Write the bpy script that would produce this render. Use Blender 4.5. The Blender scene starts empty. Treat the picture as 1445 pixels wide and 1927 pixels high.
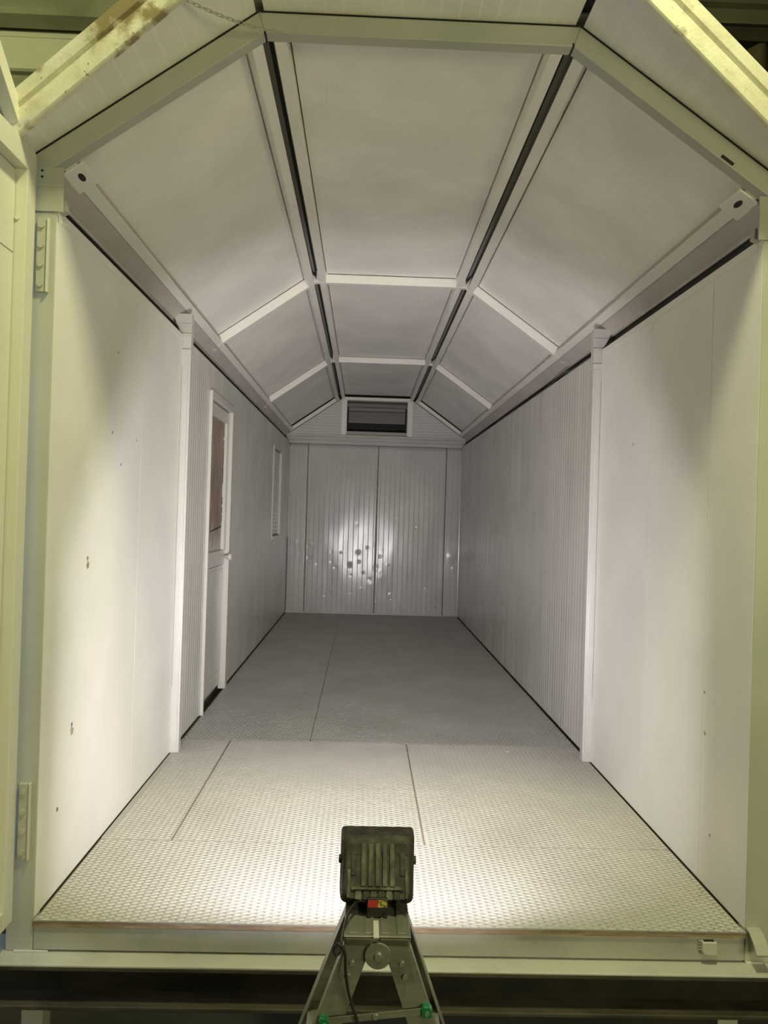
import bpy, math, random
from mathutils import Vector, Matrix, noise as mnoise
random.seed(7)
S = bpy.context.scene
COL = S.collection

# ------------------------------------------------------------------ camera, world, hall lamps and added beam fill, exposure
cam = bpy.data.cameras.new('camera')
cam.sensor_fit = 'VERTICAL'; cam.sensor_height = 24.0
cam.lens = 24.0 * 1472.717 / 1927.0
cam.clip_start = 0.05; cam.clip_end = 200
camo = bpy.data.objects.new('camera', cam); COL.objects.link(camo)
_R = ((0.99921829891233, 0.025309744819581426, -0.030367876710713403),
      (-0.025472952391738826, 0.9996630100228093, -0.004999508834363287),
      (0.030231106747812354, 0.005769160190559846, 0.9995262862854073))   # columns: right, forward, up
camo.matrix_world = Matrix(((_R[0][0], _R[0][2], -_R[0][1], -0.135),
                            (_R[1][0], _R[1][2], -_R[1][1], -2.537),
                            (_R[2][0], _R[2][2], -_R[2][1], 1.317), (0, 0, 0, 1)))
S.camera = camo

w = bpy.data.worlds.new('hall_air'); S.world = w; w.use_nodes = True
w.node_tree.nodes['Background'].inputs[0].default_value = (0.75, 0.85, 0.55, 1)
w.node_tree.nodes['Background'].inputs[1].default_value = 0.012

def area(name, loc, target, energy, color, sx, sy, spread=math.pi):
    l = bpy.data.lights.new(name, 'AREA'); l.energy = energy; l.color = color
    l.shape = 'RECTANGLE'; l.size = sx; l.size_y = sy; l.spread = spread
    o = bpy.data.objects.new(name, l); COL.objects.link(o); o.location = loc
    d = Vector(target) - Vector(loc)
    o.rotation_euler = d.to_track_quat('-Z', 'Y').to_euler()
    return o
HALL = (0.97, 0.97, 0.50)
area('hall_lamp_or_fill', (0.35, -1.25, 4.4), (0.0, -0.1, 2.3), 84, HALL, 0.35, 0.35)
area('hall_lamp_or_fill', (1.9, -4.0, 1.5), (0.0, 0.0, 1.9), 62, HALL, 1.8, 0.9)
area('hall_lamp_or_fill', (-4.6, -0.5, 4.0), (-3.0, 4.0, 5.2), 150, HALL, 0.4, 0.4)  # added unseen fill that brightens the far hall beams, no known lamp
area('hall_daylight', (-4.6, -0.75, 1.4), (-1.2, -0.01, 1.15), 8, (0.30, 0.50, 1.0), 0.5, 1.4, math.radians(60))

S.view_settings.view_transform = 'Standard'; S.view_settings.look = 'None'
S.view_settings.gamma = 1.0; S.view_settings.use_curve_mapping = False
S.view_settings.exposure = 0.16
S.cycles.max_bounces = 10; S.cycles.diffuse_bounces = 7; S.cycles.glossy_bounces = 4
S.cycles.use_denoising = True
S.cycles.sample_clamp_indirect = 6.0

# ------------------------------------------------------------------ materials
class NT:
    def __init__(s, name):
        s.m = bpy.data.materials.new(name); s.m.use_nodes = True
        s.t = s.m.node_tree; s.b = s.t.nodes['Principled BSDF']
    def n(s, typ, **kw):
        x = s.t.nodes.new(typ)
        for k, v in kw.items(): setattr(x, k, v)
        return x
    def l(s, a, b): s.t.links.new(a, b)
    def math(s, op, a, b=None):
        x = s.n('ShaderNodeMath', operation=op)
        for i, v in enumerate((a, b)):
            if v is None: continue
            if hasattr(v, 'links'): s.l(v, x.inputs[i])
            else: x.inputs[i].default_value = v
        return x.outputs[0]
    def pos(s): return s.n('ShaderNodeNewGeometry').outputs['Position']
    def noise(s, scale, detail=3.0, rough=0.55, stretch=None, vec=None):
        v = vec or s.pos()
        if stretch:
            mp = s.n('ShaderNodeMapping'); mp.inputs['Scale'].default_value = stretch; s.l(v, mp.inputs[0]); v = mp.outputs[0]
        x = s.n('ShaderNodeTexNoise'); x.inputs['Scale'].default_value = scale
        x.inputs['Detail'].default_value = detail; x.inputs['Roughness'].default_value = rough
        s.l(v, x.inputs['Vector']); return x.outputs['Fac']
    def ramp(s, f, stops):
        x = s.n('ShaderNodeValToRGB'); e = x.color_ramp.elements
        while len(e) < len(stops): e.new(0.5)
        for i, (p, c) in enumerate(stops):
            e[i].position = p; e[i].color = (c[0], c[1], c[2], 1) if hasattr(c, '__len__') else (c, c, c, 1)
        s.l(f, x.inputs[0]); return x.outputs[0]
    def mix(s, f, a, b):
        x = s.n('ShaderNodeMix', data_type='RGBA')
        if hasattr(f, 'links'): s.l(f, x.inputs[0])
        else: x.inputs[0].default_value = f
        for i, v in ((6, a), (7, b)):
            if hasattr(v, 'links'): s.l(v, x.inputs[i])
            else: x.inputs[i].default_value = (*v, 1)
        return x.outputs[2]
    def bump(s, h, strength, dist, prev=None):
        x = s.n('ShaderNodeBump'); x.inputs['Strength'].default_value = strength; x.inputs['Distance'].default_value = dist
        s.l(h, x.inputs['Height'])
        if prev: s.l(prev, x.inputs['Normal'])
        return x.outputs[0]
    def set(s, col=None, rough=None, metal=None, spec=None, normal=None, coat=None):
        B = s.b.inputs
        for k, v in (('Base Color', col), ('Roughness', rough), ('Metallic', metal), ('Specular IOR Level', spec), ('Normal', normal), ('Coat Weight', coat)):
            if v is None: continue
            if hasattr(v, 'links'): s.l(v, B[k])
            elif k == 'Base Color': B[k].default_value = (*v, 1)
            else: B[k].default_value = v
        return s.m

def paint(name, col, rough, var=0.05, lines=None, line_amt=0.05, peel=0.15, specks=(), wav=0.0, wscale=(1, 1, 1), metal=0.0, patch=None):
    """sprayed paint: soft cloudy variation, orange peel, optional fine sheet lines (axis, pitch) and scuff marks (pos, radius, colour)"""
    k = NT(name)
    f = k.noise(2.3, 4.0)
    d = tuple(c * (1 - var * 2.2) for c in col); u = tuple(min(1, c * (1 + var)) for c in col)
    c = k.mix(k.ramp(f, [(0.32, 0.0), (0.68, 1.0)]), d, u)
    f2 = k.noise(26.0, 3.0)
    c = k.mix(k.math('MULTIPLY', k.ramp(f2, [(0.62, 0.0), (0.78, 1.0)]), 0.35), c, tuple(x * 0.88 for x in col))
    if patch:
        pf = k.noise(patch[1], 5.0, 0.6)
        c = k.mix(k.math('MULTIPLY', k.ramp(pf, [(0.5, 0.0), (0.66, 1.0)]), patch[2]), c, patch[0])
    nrm = None
    if wav: nrm = k.bump(k.noise(1.0, 2.0, 0.5, wscale), 1.0, wav)
    if lines:
        sep = k.n('ShaderNodeSeparateXYZ'); k.l(k.pos(), sep.inputs[0])
        ax, pitch = lines
        if ax == 'S':   # across the sloping roof: distance measured sideways
            t = k.math('ABSOLUTE', sep.outputs[0])
        else: t = sep.outputs['XYZ'.index(ax)]
        fr = k.math('FRACT', k.math('DIVIDE', t, pitch))
        tri = k.math('ABSOLUTE', k.math('SUBTRACT', fr, 0.5))
        g = k.ramp(tri, [(0.40, 0.0), (0.48, 1.0)])
        j = k.ramp(k.noise(3.0, 2.0), [(0.35, 0.15), (0.65, 1.0)])
        gj = k.math('MULTIPLY', g, j)
        c = k.mix(k.math('MULTIPLY', gj, line_amt), c, tuple(min(1, x * 1.25) for x in col))
        nrm = k.bump(gj, 0.5, 0.0012, nrm)
    for (p, r, sc) in specks:
        vm = k.n('ShaderNodeVectorMath', operation='DISTANCE'); k.l(k.pos(), vm.inputs[0]); vm.inputs[1].default_value = p
        e = k.math('ADD', vm.outputs['Value'], k.math('MULTIPLY', k.math('SUBTRACT', k.noise(1.4 / r, 3.0), 0.5), r * 2.6))
        c = k.mix(k.math('LESS_THAN', e, r), c, sc)
    nrm = k.bump(k.noise(420.0, 2.0), peel, 0.0006, nrm)
    return k.set(c, rough, metal, None, nrm)

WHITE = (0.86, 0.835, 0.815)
BR = (0.36, 0.27, 0.18); DK = (0.10, 0.095, 0.09)
M = {}
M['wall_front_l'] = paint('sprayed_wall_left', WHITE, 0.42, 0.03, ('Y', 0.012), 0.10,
    specks=[((-1.15, 0.385, 1.105), 0.014, BR), ((-1.15, 0.38, 1.13), 0.009, BR), ((-1.15, 0.28, 0.52), 0.017, (0.45, 0.36, 0.26)), ((-1.15, 0.275, 0.545), 0.008, DK),
            ((-1.15, 0.165, 0.285), 0.008, DK), ((-1.15, 0.62, 1.62), 0.006, DK), ((-1.15, 0.74, 1.5), 0.006, DK), ((-1.15, 0.66, 1.95), 0.005, DK), ((-1.15, 0.95, 1.62), 0.005, DK)])
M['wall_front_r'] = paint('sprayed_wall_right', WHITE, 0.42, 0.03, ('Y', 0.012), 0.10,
    specks=[((1.15, 0.27, 0.2), 0.006, BR), ((1.15, 0.335, 0.55), 0.007, BR), ((1.15, 0.345, 0.70), 0.006, BR), ((1.15, 1.2, 1.7), 0.005, DK)])
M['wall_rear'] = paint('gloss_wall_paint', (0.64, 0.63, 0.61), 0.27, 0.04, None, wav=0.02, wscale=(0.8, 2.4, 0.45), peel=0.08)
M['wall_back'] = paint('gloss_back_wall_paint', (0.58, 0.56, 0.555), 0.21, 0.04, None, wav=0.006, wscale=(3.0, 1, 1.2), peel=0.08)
M['roof_panel'] = paint('sprayed_roof_paint', (0.92, 0.89, 0.865), 0.42, 0.05, ('S', 0.036), 0.14, peel=0.2, patch=((0.82, 0.79, 0.775), 1.6, 0.5))
M['soffit'] = paint('sprayed_soffit_paint', (0.86, 0.83, 0.78), 0.45, 0.05, ('S', 0.062), 0.30, peel=0.2)
M['strip'] = paint('strip_paint', (0.88, 0.855, 0.83), 0.38, 0.03)
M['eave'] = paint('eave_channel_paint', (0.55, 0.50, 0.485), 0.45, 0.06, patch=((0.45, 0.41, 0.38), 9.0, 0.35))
M['frame'] = paint('portal_frame_paint', (0.48, 0.47, 0.425), 0.42, 0.04, patch=((0.40, 0.42, 0.365), 3.0, 0.5))
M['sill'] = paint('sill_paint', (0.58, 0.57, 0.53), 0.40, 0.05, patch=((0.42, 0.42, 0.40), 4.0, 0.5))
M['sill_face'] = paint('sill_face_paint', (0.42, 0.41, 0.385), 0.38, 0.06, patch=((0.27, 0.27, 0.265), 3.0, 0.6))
M['leaf'] = paint('door_leaf_paint', (0.70, 0.68, 0.60), 0.40, 0.02)
M['white'] = paint('white_metal_paint', (0.61, 0.592, 0.58), 0.30, 0.02)
M['floor'] = paint('floor_paint', (0.44, 0.418, 0.402), 0.38, 0.05, patch=((0.385, 0.362, 0.345), 2.2, 0.5),
    specks=[((0.72, 1.9, 0), 0.008, (.9, .9, .9)), ((-0.42, 2.13, 0), 0.012, (.92, .92, .9)), ((0.55, 1.2, 0), 0.006, (.9, .9, .9))])
M['floor_rear'] = paint('rear_floor_paint', (0.43, 0.425, 0.41), 0.36, 0.05, patch=((0.37, 0.37, 0.335), 2.0, 0.5))
k = NT('plywood_edge'); M['ply'] = k.set(k.ramp(k.noise(40, 5, 0.7, (0.35, 1, 3)), [(0.3, (0.20, 0.13, 0.085)), (0.55, (0.34, 0.25, 0.18)), (0.75, (0.48, 0.40, 0.32))]), 0.8, normal=k.bump(k.noise(160, 3), 0.5, 0.002))
k = NT('gap_black'); M['black'] = k.set((0.012, 0.012, 0.013), 0.7)
k = NT('slot_steel'); M['slot'] = k.set(k.ramp(k.noise(3, 3), [(0.3, (0.19, 0.185, 0.18)), (0.7, (0.27, 0.26, 0.25))]), 0.5)
k = NT('rusted_galvanised_rake')
n1 = k.noise(9, 6, 0.65); n2 = k.noise(3.1, 6, 0.6)
c = k.ramp(n1, [(0.3, (0.62, 0.58, 0.42)), (0.55, (0.80, 0.77, 0.62)), (0.75, (0.86, 0.84, 0.72))])
c = k.mix(k.ramp(n2, [(0.515, 0.0), (0.565, 1.0)]), c, (0.30, 0.24, 0.12))
c = k.mix(k.ramp(k.noise(60, 4, 0.7), [(0.66, 0.0), (0.70, 1.0)]), c, (0.13, 0.09, 0.05))
M['rake'] = k.set(c, 0.5, normal=k.bump(k.noise(120, 4), 0.4, 0.002))
k = NT('chassis_steel'); M['chassis'] = k.set(k.ramp(k.noise(5, 5, 0.6, (1, 3, 3)), [(0.35, (0.035, 0.03, 0.02)), (0.5, (0.06, 0.05, 0.035)), (0.62, (0.08, 0.07, 0.05)), (0.75, (0.07, 0.04, 0.025))]), 0.6)
k = NT('chassis_web_black'); M['web'] = k.set(k.ramp(k.noise(6, 4), [(0.35, (0.010, 0.009, 0.007)), (0.7, (0.028, 0.022, 0.014))]), 0.7)
k = NT('aluminium'); M['alu'] = k.set(k.ramp(k.noise(8, 4, 0.6, (1, 1, 6)), [(0.3, (0.23, 0.23, 0.20)), (0.7, (0.34, 0.335, 0.30))]), 0.45, 0.6)
k = NT('zinc_bolt'); M['zinc'] = k.set((0.7, 0.7, 0.68), 0.3, 0.9)
k = NT('lamp_casting')
c = k.ramp(k.noise(30, 5, 0.65), [(0.35, (0.008, 0.007, 0.005)), (0.5, (0.022, 0.018, 0.012)), (0.68, (0.06, 0.055, 0.04))])
c = k.mix(k.ramp(k.noise(14, 3), [(0.73, 0.0), (0.75, 1.0)]), c, (0.22, 0.02, 0.015))
M['lamp'] = k.set(c, 0.6, 0.0, normal=k.bump(k.noise(150, 3), 0.4, 0.001))
k = NT('lamp_fin_metal'); c = k.ramp(k.noise(24, 5, 0.6, (1, 1, 0.5)), [(0.35, (0.02, 0.018, 0.012)), (0.55, (0.085, 0.082, 0.058)), (0.7, (0.17, 0.165, 0.125))])
M['fin'] = k.set(c, 0.6)
k = NT('black_plastic'); M['plastic'] = k.set((0.018, 0.017, 0.016), 0.45)
k = NT('reflector'); M['reflector'] = k.set((0.85, 0.85, 0.85), 0.25, 1.0)
k = NT('red_label'); M['red'] = k.set((0.45, 0.03, 0.02), 0.5)
k = NT('yellow_label'); M['yellow'] = k.set(k.ramp(k.noise(160, 3), [(0.45, (0.55, 0.42, 0.08)), (0.6, (0.12, 0.10, 0.05))]), 0.5)
k = NT('green_plastic'); M['green'] = k.set((0.01, 0.17, 0.07), 0.35)
k = NT('masking_paper')
c = k.ramp(k.noise(7, 4, 0.55, (1, 1, 0.6)), [(0.35, (0.25, 0.18, 0.135)), (0.6, (0.33, 0.25, 0.195)), (0.75, (0.42, 0.34, 0.28))])
sp = k.n('ShaderNodeSeparateXYZ'); k.l(k.pos(), sp.inputs[0])
e = k.math('ADD', k.math('MULTIPLY', k.math('SUBTRACT', 1.22, sp.outputs[2]), 6.0), k.math('MULTIPLY', k.math('SUBTRACT', k.noise(9, 3), 0.5), 1.5))
c = k.mix(k.ramp(e, [(0.0, 0.0), (0.9, 0.85)]), c, (0.60, 0.57, 0.54))
M['paper'] = k.set(c, 0.55, normal=k.bump(k.noise(11, 3, 0.5, (1, 1, 0.35)), 0.8, 0.02))
k = NT('dark_room'); M['void'] = k.set((0.03, 0.032, 0.033), 0.8)
k = NT('shutter_paint'); M['shutter'] = k.set((0.24, 0.225, 0.235), 0.5)
k = NT('hall_steel_painted_lit'); M['hlit'] = k.set(k.ramp(k.noise(1.3, 4), [(0.3, (0.40, 0.41, 0.30)), (0.7, (0.52, 0.52, 0.40))]), 0.5)  # lighter copy of the hall steel, the lit look is in its colour
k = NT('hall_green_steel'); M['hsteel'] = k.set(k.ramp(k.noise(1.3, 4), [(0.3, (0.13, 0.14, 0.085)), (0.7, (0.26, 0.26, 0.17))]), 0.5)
k = NT('hall_dark_sheet'); M['hdark'] = k.set(k.ramp(k.noise(0.8, 3), [(0.3, (0.045, 0.042, 0.025)), (0.7, (0.085, 0.08, 0.05))]), 0.7)
k = NT('blue_sheet'); M['blue'] = k.set((0.05, 0.13, 0.42), 0.6)
k = NT('brown_tarpaulin'); M['tarp'] = k.set(k.ramp(k.noise(1.5, 3), [(0.3, (0.16, 0.12, 0.07)), (0.7, (0.26, 0.20, 0.12))]), 0.75)
k = NT('hall_concrete'); M['concrete'] = k.set(k.ramp(k.noise(2.0, 5), [(0.3, (0.10, 0.095, 0.075)), (0.7, (0.17, 0.16, 0.13))]), 0.8)
k = NT('outer_skin'); M['skin'] = k.set((0.42, 0.41, 0.38), 0.6)
k = NT('chain_steel'); M['chain'] = k.set((0.55, 0.53, 0.45), 0.4, 0.6)

# ------------------------------------------------------------------ mesh helpers
def wloc(o):
    v = Vector((0, 0, 0))
    while o: v = v + o.location; o = o.parent
    return v
class MB:
    def __init__(s): s.v = []; s.f = []
    def add(s, vs, fs):
        b = len(s.v); s.v += [tuple(p) for p in vs]; s.f += [tuple(i + b for i in f) for f in fs]; return s
    def box(s, x0, x1, y0, y1, z0, z1):
        x0, x1 = sorted((x0, x1)); y0, y1 = sorted((y0, y1)); z0, z1 = sorted((z0, z1))
        return s.loft([[(x0, y0, z0), (x1, y0, z0), (x1, y1, z0), (x0, y1, z0)], [(x0, y0, z1), (x1, y0, z1), (x1, y1, z1), (x0, y1, z1)]])
    def loft(s, rings, cap=True, closed=True):
        n = len(rings[0]); vs = [p for r in rings for p in r]; fs = []
        for k in range(len(rings) - 1):
            for i in range(n if closed else n - 1):
                j = (i + 1) % n; fs.append((k*n+i, k*n+j, (k+1)*n+j, (k+1)*n+i))
        if cap:
            fs.append(tuple(range(n - 1, -1, -1))); fs.append(tuple(range((len(rings)-1)*n, len(rings)*n)))
        return s.add(vs, fs)
    def obox(s, p0, p1, wdir, wid, tdir, th):
        """bar from p0 to p1; wid along wdir and th along tdir, both starting at the line"""
        p0, p1, wd, td = Vector(p0), Vector(p1), Vector(wdir).normalized() * wid, Vector(tdir).normalized() * th
        return s.loft([[p, p + wd, p + wd + td, p + td] for p in (p0, p1)])
    def tube(s, path, r, n=8, cap=True):
        path = [Vector(p) for p in path]; rings = []; up = None
        for i, p in enumerate(path):
            t = (path[min(i+1, len(path)-1)] - path[max(i-1, 0)]).normalized()
            if up is None: up = t.orthogonal().normalized()
            else: up = (up - t * up.dot(t)).normalized()
            b = t.cross(up)
            rr = r[i] if hasattr(r, '__len__') else r
            rings.append([p + (up * math.cos(a) + b * math.sin(a)) * rr for a in [2*math.pi*q/n for q in range(n)]])
        return s.loft(rings, cap)
    def disc(s, c, ax, r, h, n=20):
        c = Vector(c); ax = Vector(ax).normalized(); return s.tube([c, c + ax * h], r, n)
    def build(s, name, mat, parent=None, smooth=False, bevel=0.0, label=None, kind=None):
        me = bpy.data.meshes.new(name)
        xs = list(zip(*s.v)); c = Vector([(min(a) + max(a)) / 2 for a in xs])
        me.from_pydata([tuple(Vector(p) - c) for p in s.v], [], s.f); me.update()
        import bmesh
        bm = bmesh.new(); bm.from_mesh(me); bmesh.ops.recalc_face_normals(bm, faces=bm.faces); bm.to_mesh(me); bm.free()
        me.materials.append(M[mat] if isinstance(mat, str) else mat)
        if smooth:
            for p in me.polygons: p.use_smooth = True
        o = bpy.data.objects.new(name, me); COL.objects.link(o)
        o.location = c - (wloc(parent) if parent else Vector((0, 0, 0))); o.parent = parent
        if bevel:
            b = o.modifiers.new('edge', 'BEVEL'); b.width = bevel; b.segments = 2; b.limit_method = 'ANGLE'; b.angle_limit = 0.9
        if label: o['label'] = label
        if kind: o['kind'] = kind
        return o
def box(name, mat, parent, a, bevel=0.0, label=None):
    return MB().box(*a).build(name, mat, parent, bevel=bevel, label=label)
def tag(o, label, cat, group=None, kind=None):
    o['label'] = label; o['category'] = cat
    if group: o['group'] = group
    if kind: o['kind'] = kind
    return o
def thing(name, loc, label, cat, group=None, kind=None):
    o = bpy.data.objects.new(name, None); COL.objects.link(o); o.location = loc; o.empty_display_size = 0.1
    return tag(o, label, cat, group, kind)

# ------------------------------------------------------------------ measures (metres; floor top z = 0, front edge y = 0, depth +y)
XW = 1.15; ZW = 2.27; YB = 7.94; YP = 1.745
RX, RZ, EX, EZ = 0.504, 2.873, 1.16, 2.412
_sl = math.hypot(EX - RX, RZ - EZ); SX, SZ = (EX - RX) / _sl, (RZ - EZ) / _sl
RIBS = (2.706, 5.416)
def rp(face, u, w, y):
    """point of the roof cross-section: face -1 left slope, 0 flat crown, 1 right slope; u along, w above the rib underside"""
    if face == 0: return (u, y, RZ + w)
    return (face * (RX + u * SX + w * SZ), y, RZ - u * SZ + w * SX)
def roof_box(mb, face, u0, u1, w0, w1, y0, y1):
    return mb.loft([[rp(face, u0, w0, y), rp(face, u1, w0, y), rp(face, u1, w1, y), rp(face, u0, w1, y)] for y in (y0, y1)])

# ------------------------------------------------------------------ floor
fl = MB().box(-1.148, 1.148, -0.012, YB, -0.022, -0.004).build('floor', 'ply')
tag(fl, 'white painted diamond-plate floor on brown plywood boards', 'floor', kind='structure')
def diamonds(x0, x1, y0, y1, dx, dy, hw, ht, h=0.0014):
    mb = MB(); g = dy / dx
    for sg in (1, -1):
        # lines y = sg*g*x + c
        cs = [y - sg * g * x for x in (x0, x1) for y in (y0, y1)]
        c = math.floor(min(cs) / dy) * dy
        while c < max(cs):
            xa, xb = x0, x1
            lo, hi = sorted(((y0 - c) / (sg * g), (y1 - c) / (sg * g)))
            xa = max(xa, lo); xb = min(xb, hi)
            if xb - xa > 0.004:
                d = Vector((1, sg * g, 0)).normalized(); nrm = Vector((-d.y, d.x, 0))
                ns = max(1, int((xb - xa) / 0.4))
                rings = []
                for q in range(ns + 1):
                    x = xa + (xb - xa) * q / ns
                    p = Vector((x, sg * g * x + c, -0.0002))
                    rings.append([p - nrm * hw, p - nrm * ht + Vector((0, 0, h)), p + nrm * ht + Vector((0, 0, h)), p + nrm * hw])
                mb.loft(rings)
            c += dy
    return mb
plates = [(-1.142, 1.142, -0.014, 0.612, 'f'), (-1.142, -0.866, 0.617, 2.014, 'f'), (-0.862, 0.147, 0.617, 2.014, 'f'), (0.151, 1.142, 0.617, 2.014, 'f'),
          (-1.142, -0.412, 2.020, 4.900, 'r'), (-0.407, 1.142, 2.020, 4.900, 'r'), (-1.142, -0.412, 4.904, 7.93, 'r'), (-0.407, 1.142, 4.904, 7.93, 'r')]
for (a, b, c0, c1, kd) in plates:
    m = 'floor' if kd == 'f' else 'floor_rear'
    p = box('floor_plate', m, fl, (a, b, c0, c1, -0.004, 0.0))
    mb = diamonds(a + .004, b - .004, c0 + .004, c1 - .004, 0.050, 0.0225, 0.0042, 0.0017, .0026) if kd == 'f' else diamonds(a + .004, b - .004, c0 + .004, c1 - .004, 0.025, 0.056, 0.0030, 0.0012, .0028)
    mb.build('diamond_ridges', m, p, kind='stuff')
MB().box(-1.143, -1.118, 0.62, 2.01, -0.003, 0.003).build('edge_strip', 'floor', fl)

# ------------------------------------------------------------------ side walls
def groove_profile(t0, t1, pitch, depth, gw=0.004, first=None):
    pts = [(t0, 0.0)]; t = t0 + (first if first is not None else pitch / 2)
    while t < t1 - gw * 1.5:
        pts += [(t - gw, 0.0), (t, -depth), (t + gw, 0.0)]; t += pitch
    pts.append((t1, 0.0)); return pts
def side_panel(name, side, mat, parent, y0, y1, z0, z1, pitch=None, depth=0.0015, th=0.035, gap=0.0012):
    y0 += gap; y1 -= gap
    pts = groove_profile(y0, y1, pitch, depth) if pitch else [(y0, 0.0), (y1, 0.0)]
    ring = [(t, d) for t, d in pts] + [(y1, -th), (y0, -th)]
    mb = MB().loft([[(side * (XW - d), t, z) for t, d in ring] for z in (z0, z1)])
    return mb.build(name, mat, parent)
walls = {}
for side, nm, lab in ((-1, 'wall_left', 'white sandwich-panel side wall on the left with door and louvre window'), (1, 'wall_right', 'white sandwich-panel side wall on the right without openings')):
    wl = MB().box(side * 1.235, side * 1.245, 0.03, 8.0, -0.1, 2.45).build(nm, 'skin')
    tag(wl, lab, 'wall', kind='structure'); walls[side] = wl
L, Rw = walls[-1], walls[1]
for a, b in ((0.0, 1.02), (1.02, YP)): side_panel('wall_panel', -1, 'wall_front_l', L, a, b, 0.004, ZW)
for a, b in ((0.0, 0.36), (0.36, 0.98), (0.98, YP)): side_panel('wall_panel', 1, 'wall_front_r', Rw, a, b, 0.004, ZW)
DY0, DY1, DZ = 2.53, 3.40, 2.10
WY0, WY1, WZ0, WZ1 = 6.09, 6.91, 1.03, 2.07
for a, b, z0, z1, pt in ((1.80, DY0, .012, ZW, .058), (DY0, DY1, DZ, ZW, None), (DY1, 4.33, .012, ZW, .066), (4.33, 5.25, .012, ZW, .066), (5.25, WY0, .012, ZW, .066),
                         (WY0, WY1, .012, WZ0, .066), (WY0, WY1, WZ1, ZW, None), (WY1, 7.935, .012, ZW, .066)):
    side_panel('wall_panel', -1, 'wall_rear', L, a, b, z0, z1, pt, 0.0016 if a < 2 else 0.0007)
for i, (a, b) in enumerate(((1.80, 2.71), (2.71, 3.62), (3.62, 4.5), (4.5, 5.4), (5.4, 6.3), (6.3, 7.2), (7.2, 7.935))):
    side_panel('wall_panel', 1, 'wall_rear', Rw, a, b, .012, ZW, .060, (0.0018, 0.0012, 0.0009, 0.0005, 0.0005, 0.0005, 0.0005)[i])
for side, wl, fm in ((-1, L, 'wall_front_l'), (1, Rw, 'wall_front_r')):
    # painted top cap of the front panels, slightly proud
    MB().box(side * (XW - .0025), side * (XW + .036), 0.035, YP - .01, ZW - .03, ZW + .002).build('wall_top_cap', fm, wl)
    MB().box(side * (XW - .0015), side * (XW + .036), 1.81, 7.93, ZW - .012, ZW + .002).build('wall_top_cap', 'wall_rear', wl)
    # black sheet put in so the gap above the wall reads dark
    MB().box(side * 1.214, side * 1.232, 0.06, 7.93, ZW - .3, 2.42).build('joint_backing', 'black', wl)
    # mid post with lip, cap and stub column up to the roof
    s = side
    post = MB().loft([[(s * x, y, z) for x, y in ((1.168, 1.745), (1.118, 1.745), (1.116, 1.752), (1.105, 1.752), (1.105, 1.80), (1.168, 1.80))] for z in (0.0, 2.165)]).build('post', 'white', wl, bevel=.0015)
    MB().box(s * 1.172, s * 1.101, 1.738, 1.802, 2.165, 2.195).build('post_cap', 'white', wl, bevel=.003)
    MB().box(s * 1.168, s * 1.104, 1.748, 1.80, 2.195, 2.268).build('post_stub', 'white', wl, bevel=.002)
    MB().box(s * 1.168, s * 1.102, 1.743, 1.80, 2.268, 2.282).build('stub_band', 'white', wl, bevel=.002)
    MB().loft([[(s * a, y, 2.282), (s * 1.104, y, 2.282), (s * 1.104, y, 2.39), (s * (a + .045), y, 2.39)] for y, a in ((1.75, 1.165), (1.80, 1.165))]).build('post_head', 'white', wl, bevel=.002)
    MB().box(s * 1.185, s * 1.102, 1.745, 1.80, 2.328, 2.336).build('stub_band', 'white', wl, bevel=.002)
    MB().box(s * 1.156, s * 1.150, 1.7405, 1.748, 0.35, 2.1).build('shadow_gap', 'black', wl)
    for z in (.05, .9, 1.2, 1.9, 2.02):
        MB().disc((s * 1.135, 1.745, z), (0, -1, 0), .0035, .002, 10).build('screw_head', 'zinc', wl)

# ------------------------------------------------------------------ back wall with dents
bw = MB().box(-1.235, 1.235, YB + .05, YB + .06, -0.1, 2.45).build('wall_back', 'skin')
tag(bw, 'dented glossy back wall of grooved panels with lamp glare', 'wall', kind='structure')
dents = [(-0.31, .655, .035, .010), (-0.20, .83, .03, .007), (-0.19, .70, .02, .006), (-0.13, .55, .018, .006), (-0.15, .34, .02, .006), (0.10, .78, .02, .005), (0.12, .86, .015, .005),
         (-0.85, .74, .03, .008), (-0.86, .88, .03, .008), (-0.84, .93, .02, .007), (-0.55, .70, .02, .006), (0.22, .30, .018, .007), (0.25, .22, .015, .005), (0.30, .26, .015, .006),
         (0.55, 1.18, .02, .008), (0.33, 1.18, .012, .005), (0.70, .38, .015, .006), (0.85, .12, .02, .007), (0.52, .98, .012, .006), (-0.08, .90, .02, .006), (1.05, .82, .06, .010), (1.10, .74, .05, .009),
         (1.08, .65, .03, .008), (-0.28, .52, .015, .005), (0.05, .62, .05, .004), (-0.03, .40, .05, .004), (0.12, .5, .07, .005), (-1.02, .78, .05, .006), (-1.05, .95, .04, .005), (0.05, .20, .012, .005), (-0.5, .62, .02, .005)]
for k in range(26):
    dents.append((random.uniform(-.9, 1.0), random.uniform(.1, 1.35), random.uniform(.008, .018), random.uniform(.003, .006)))
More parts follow.
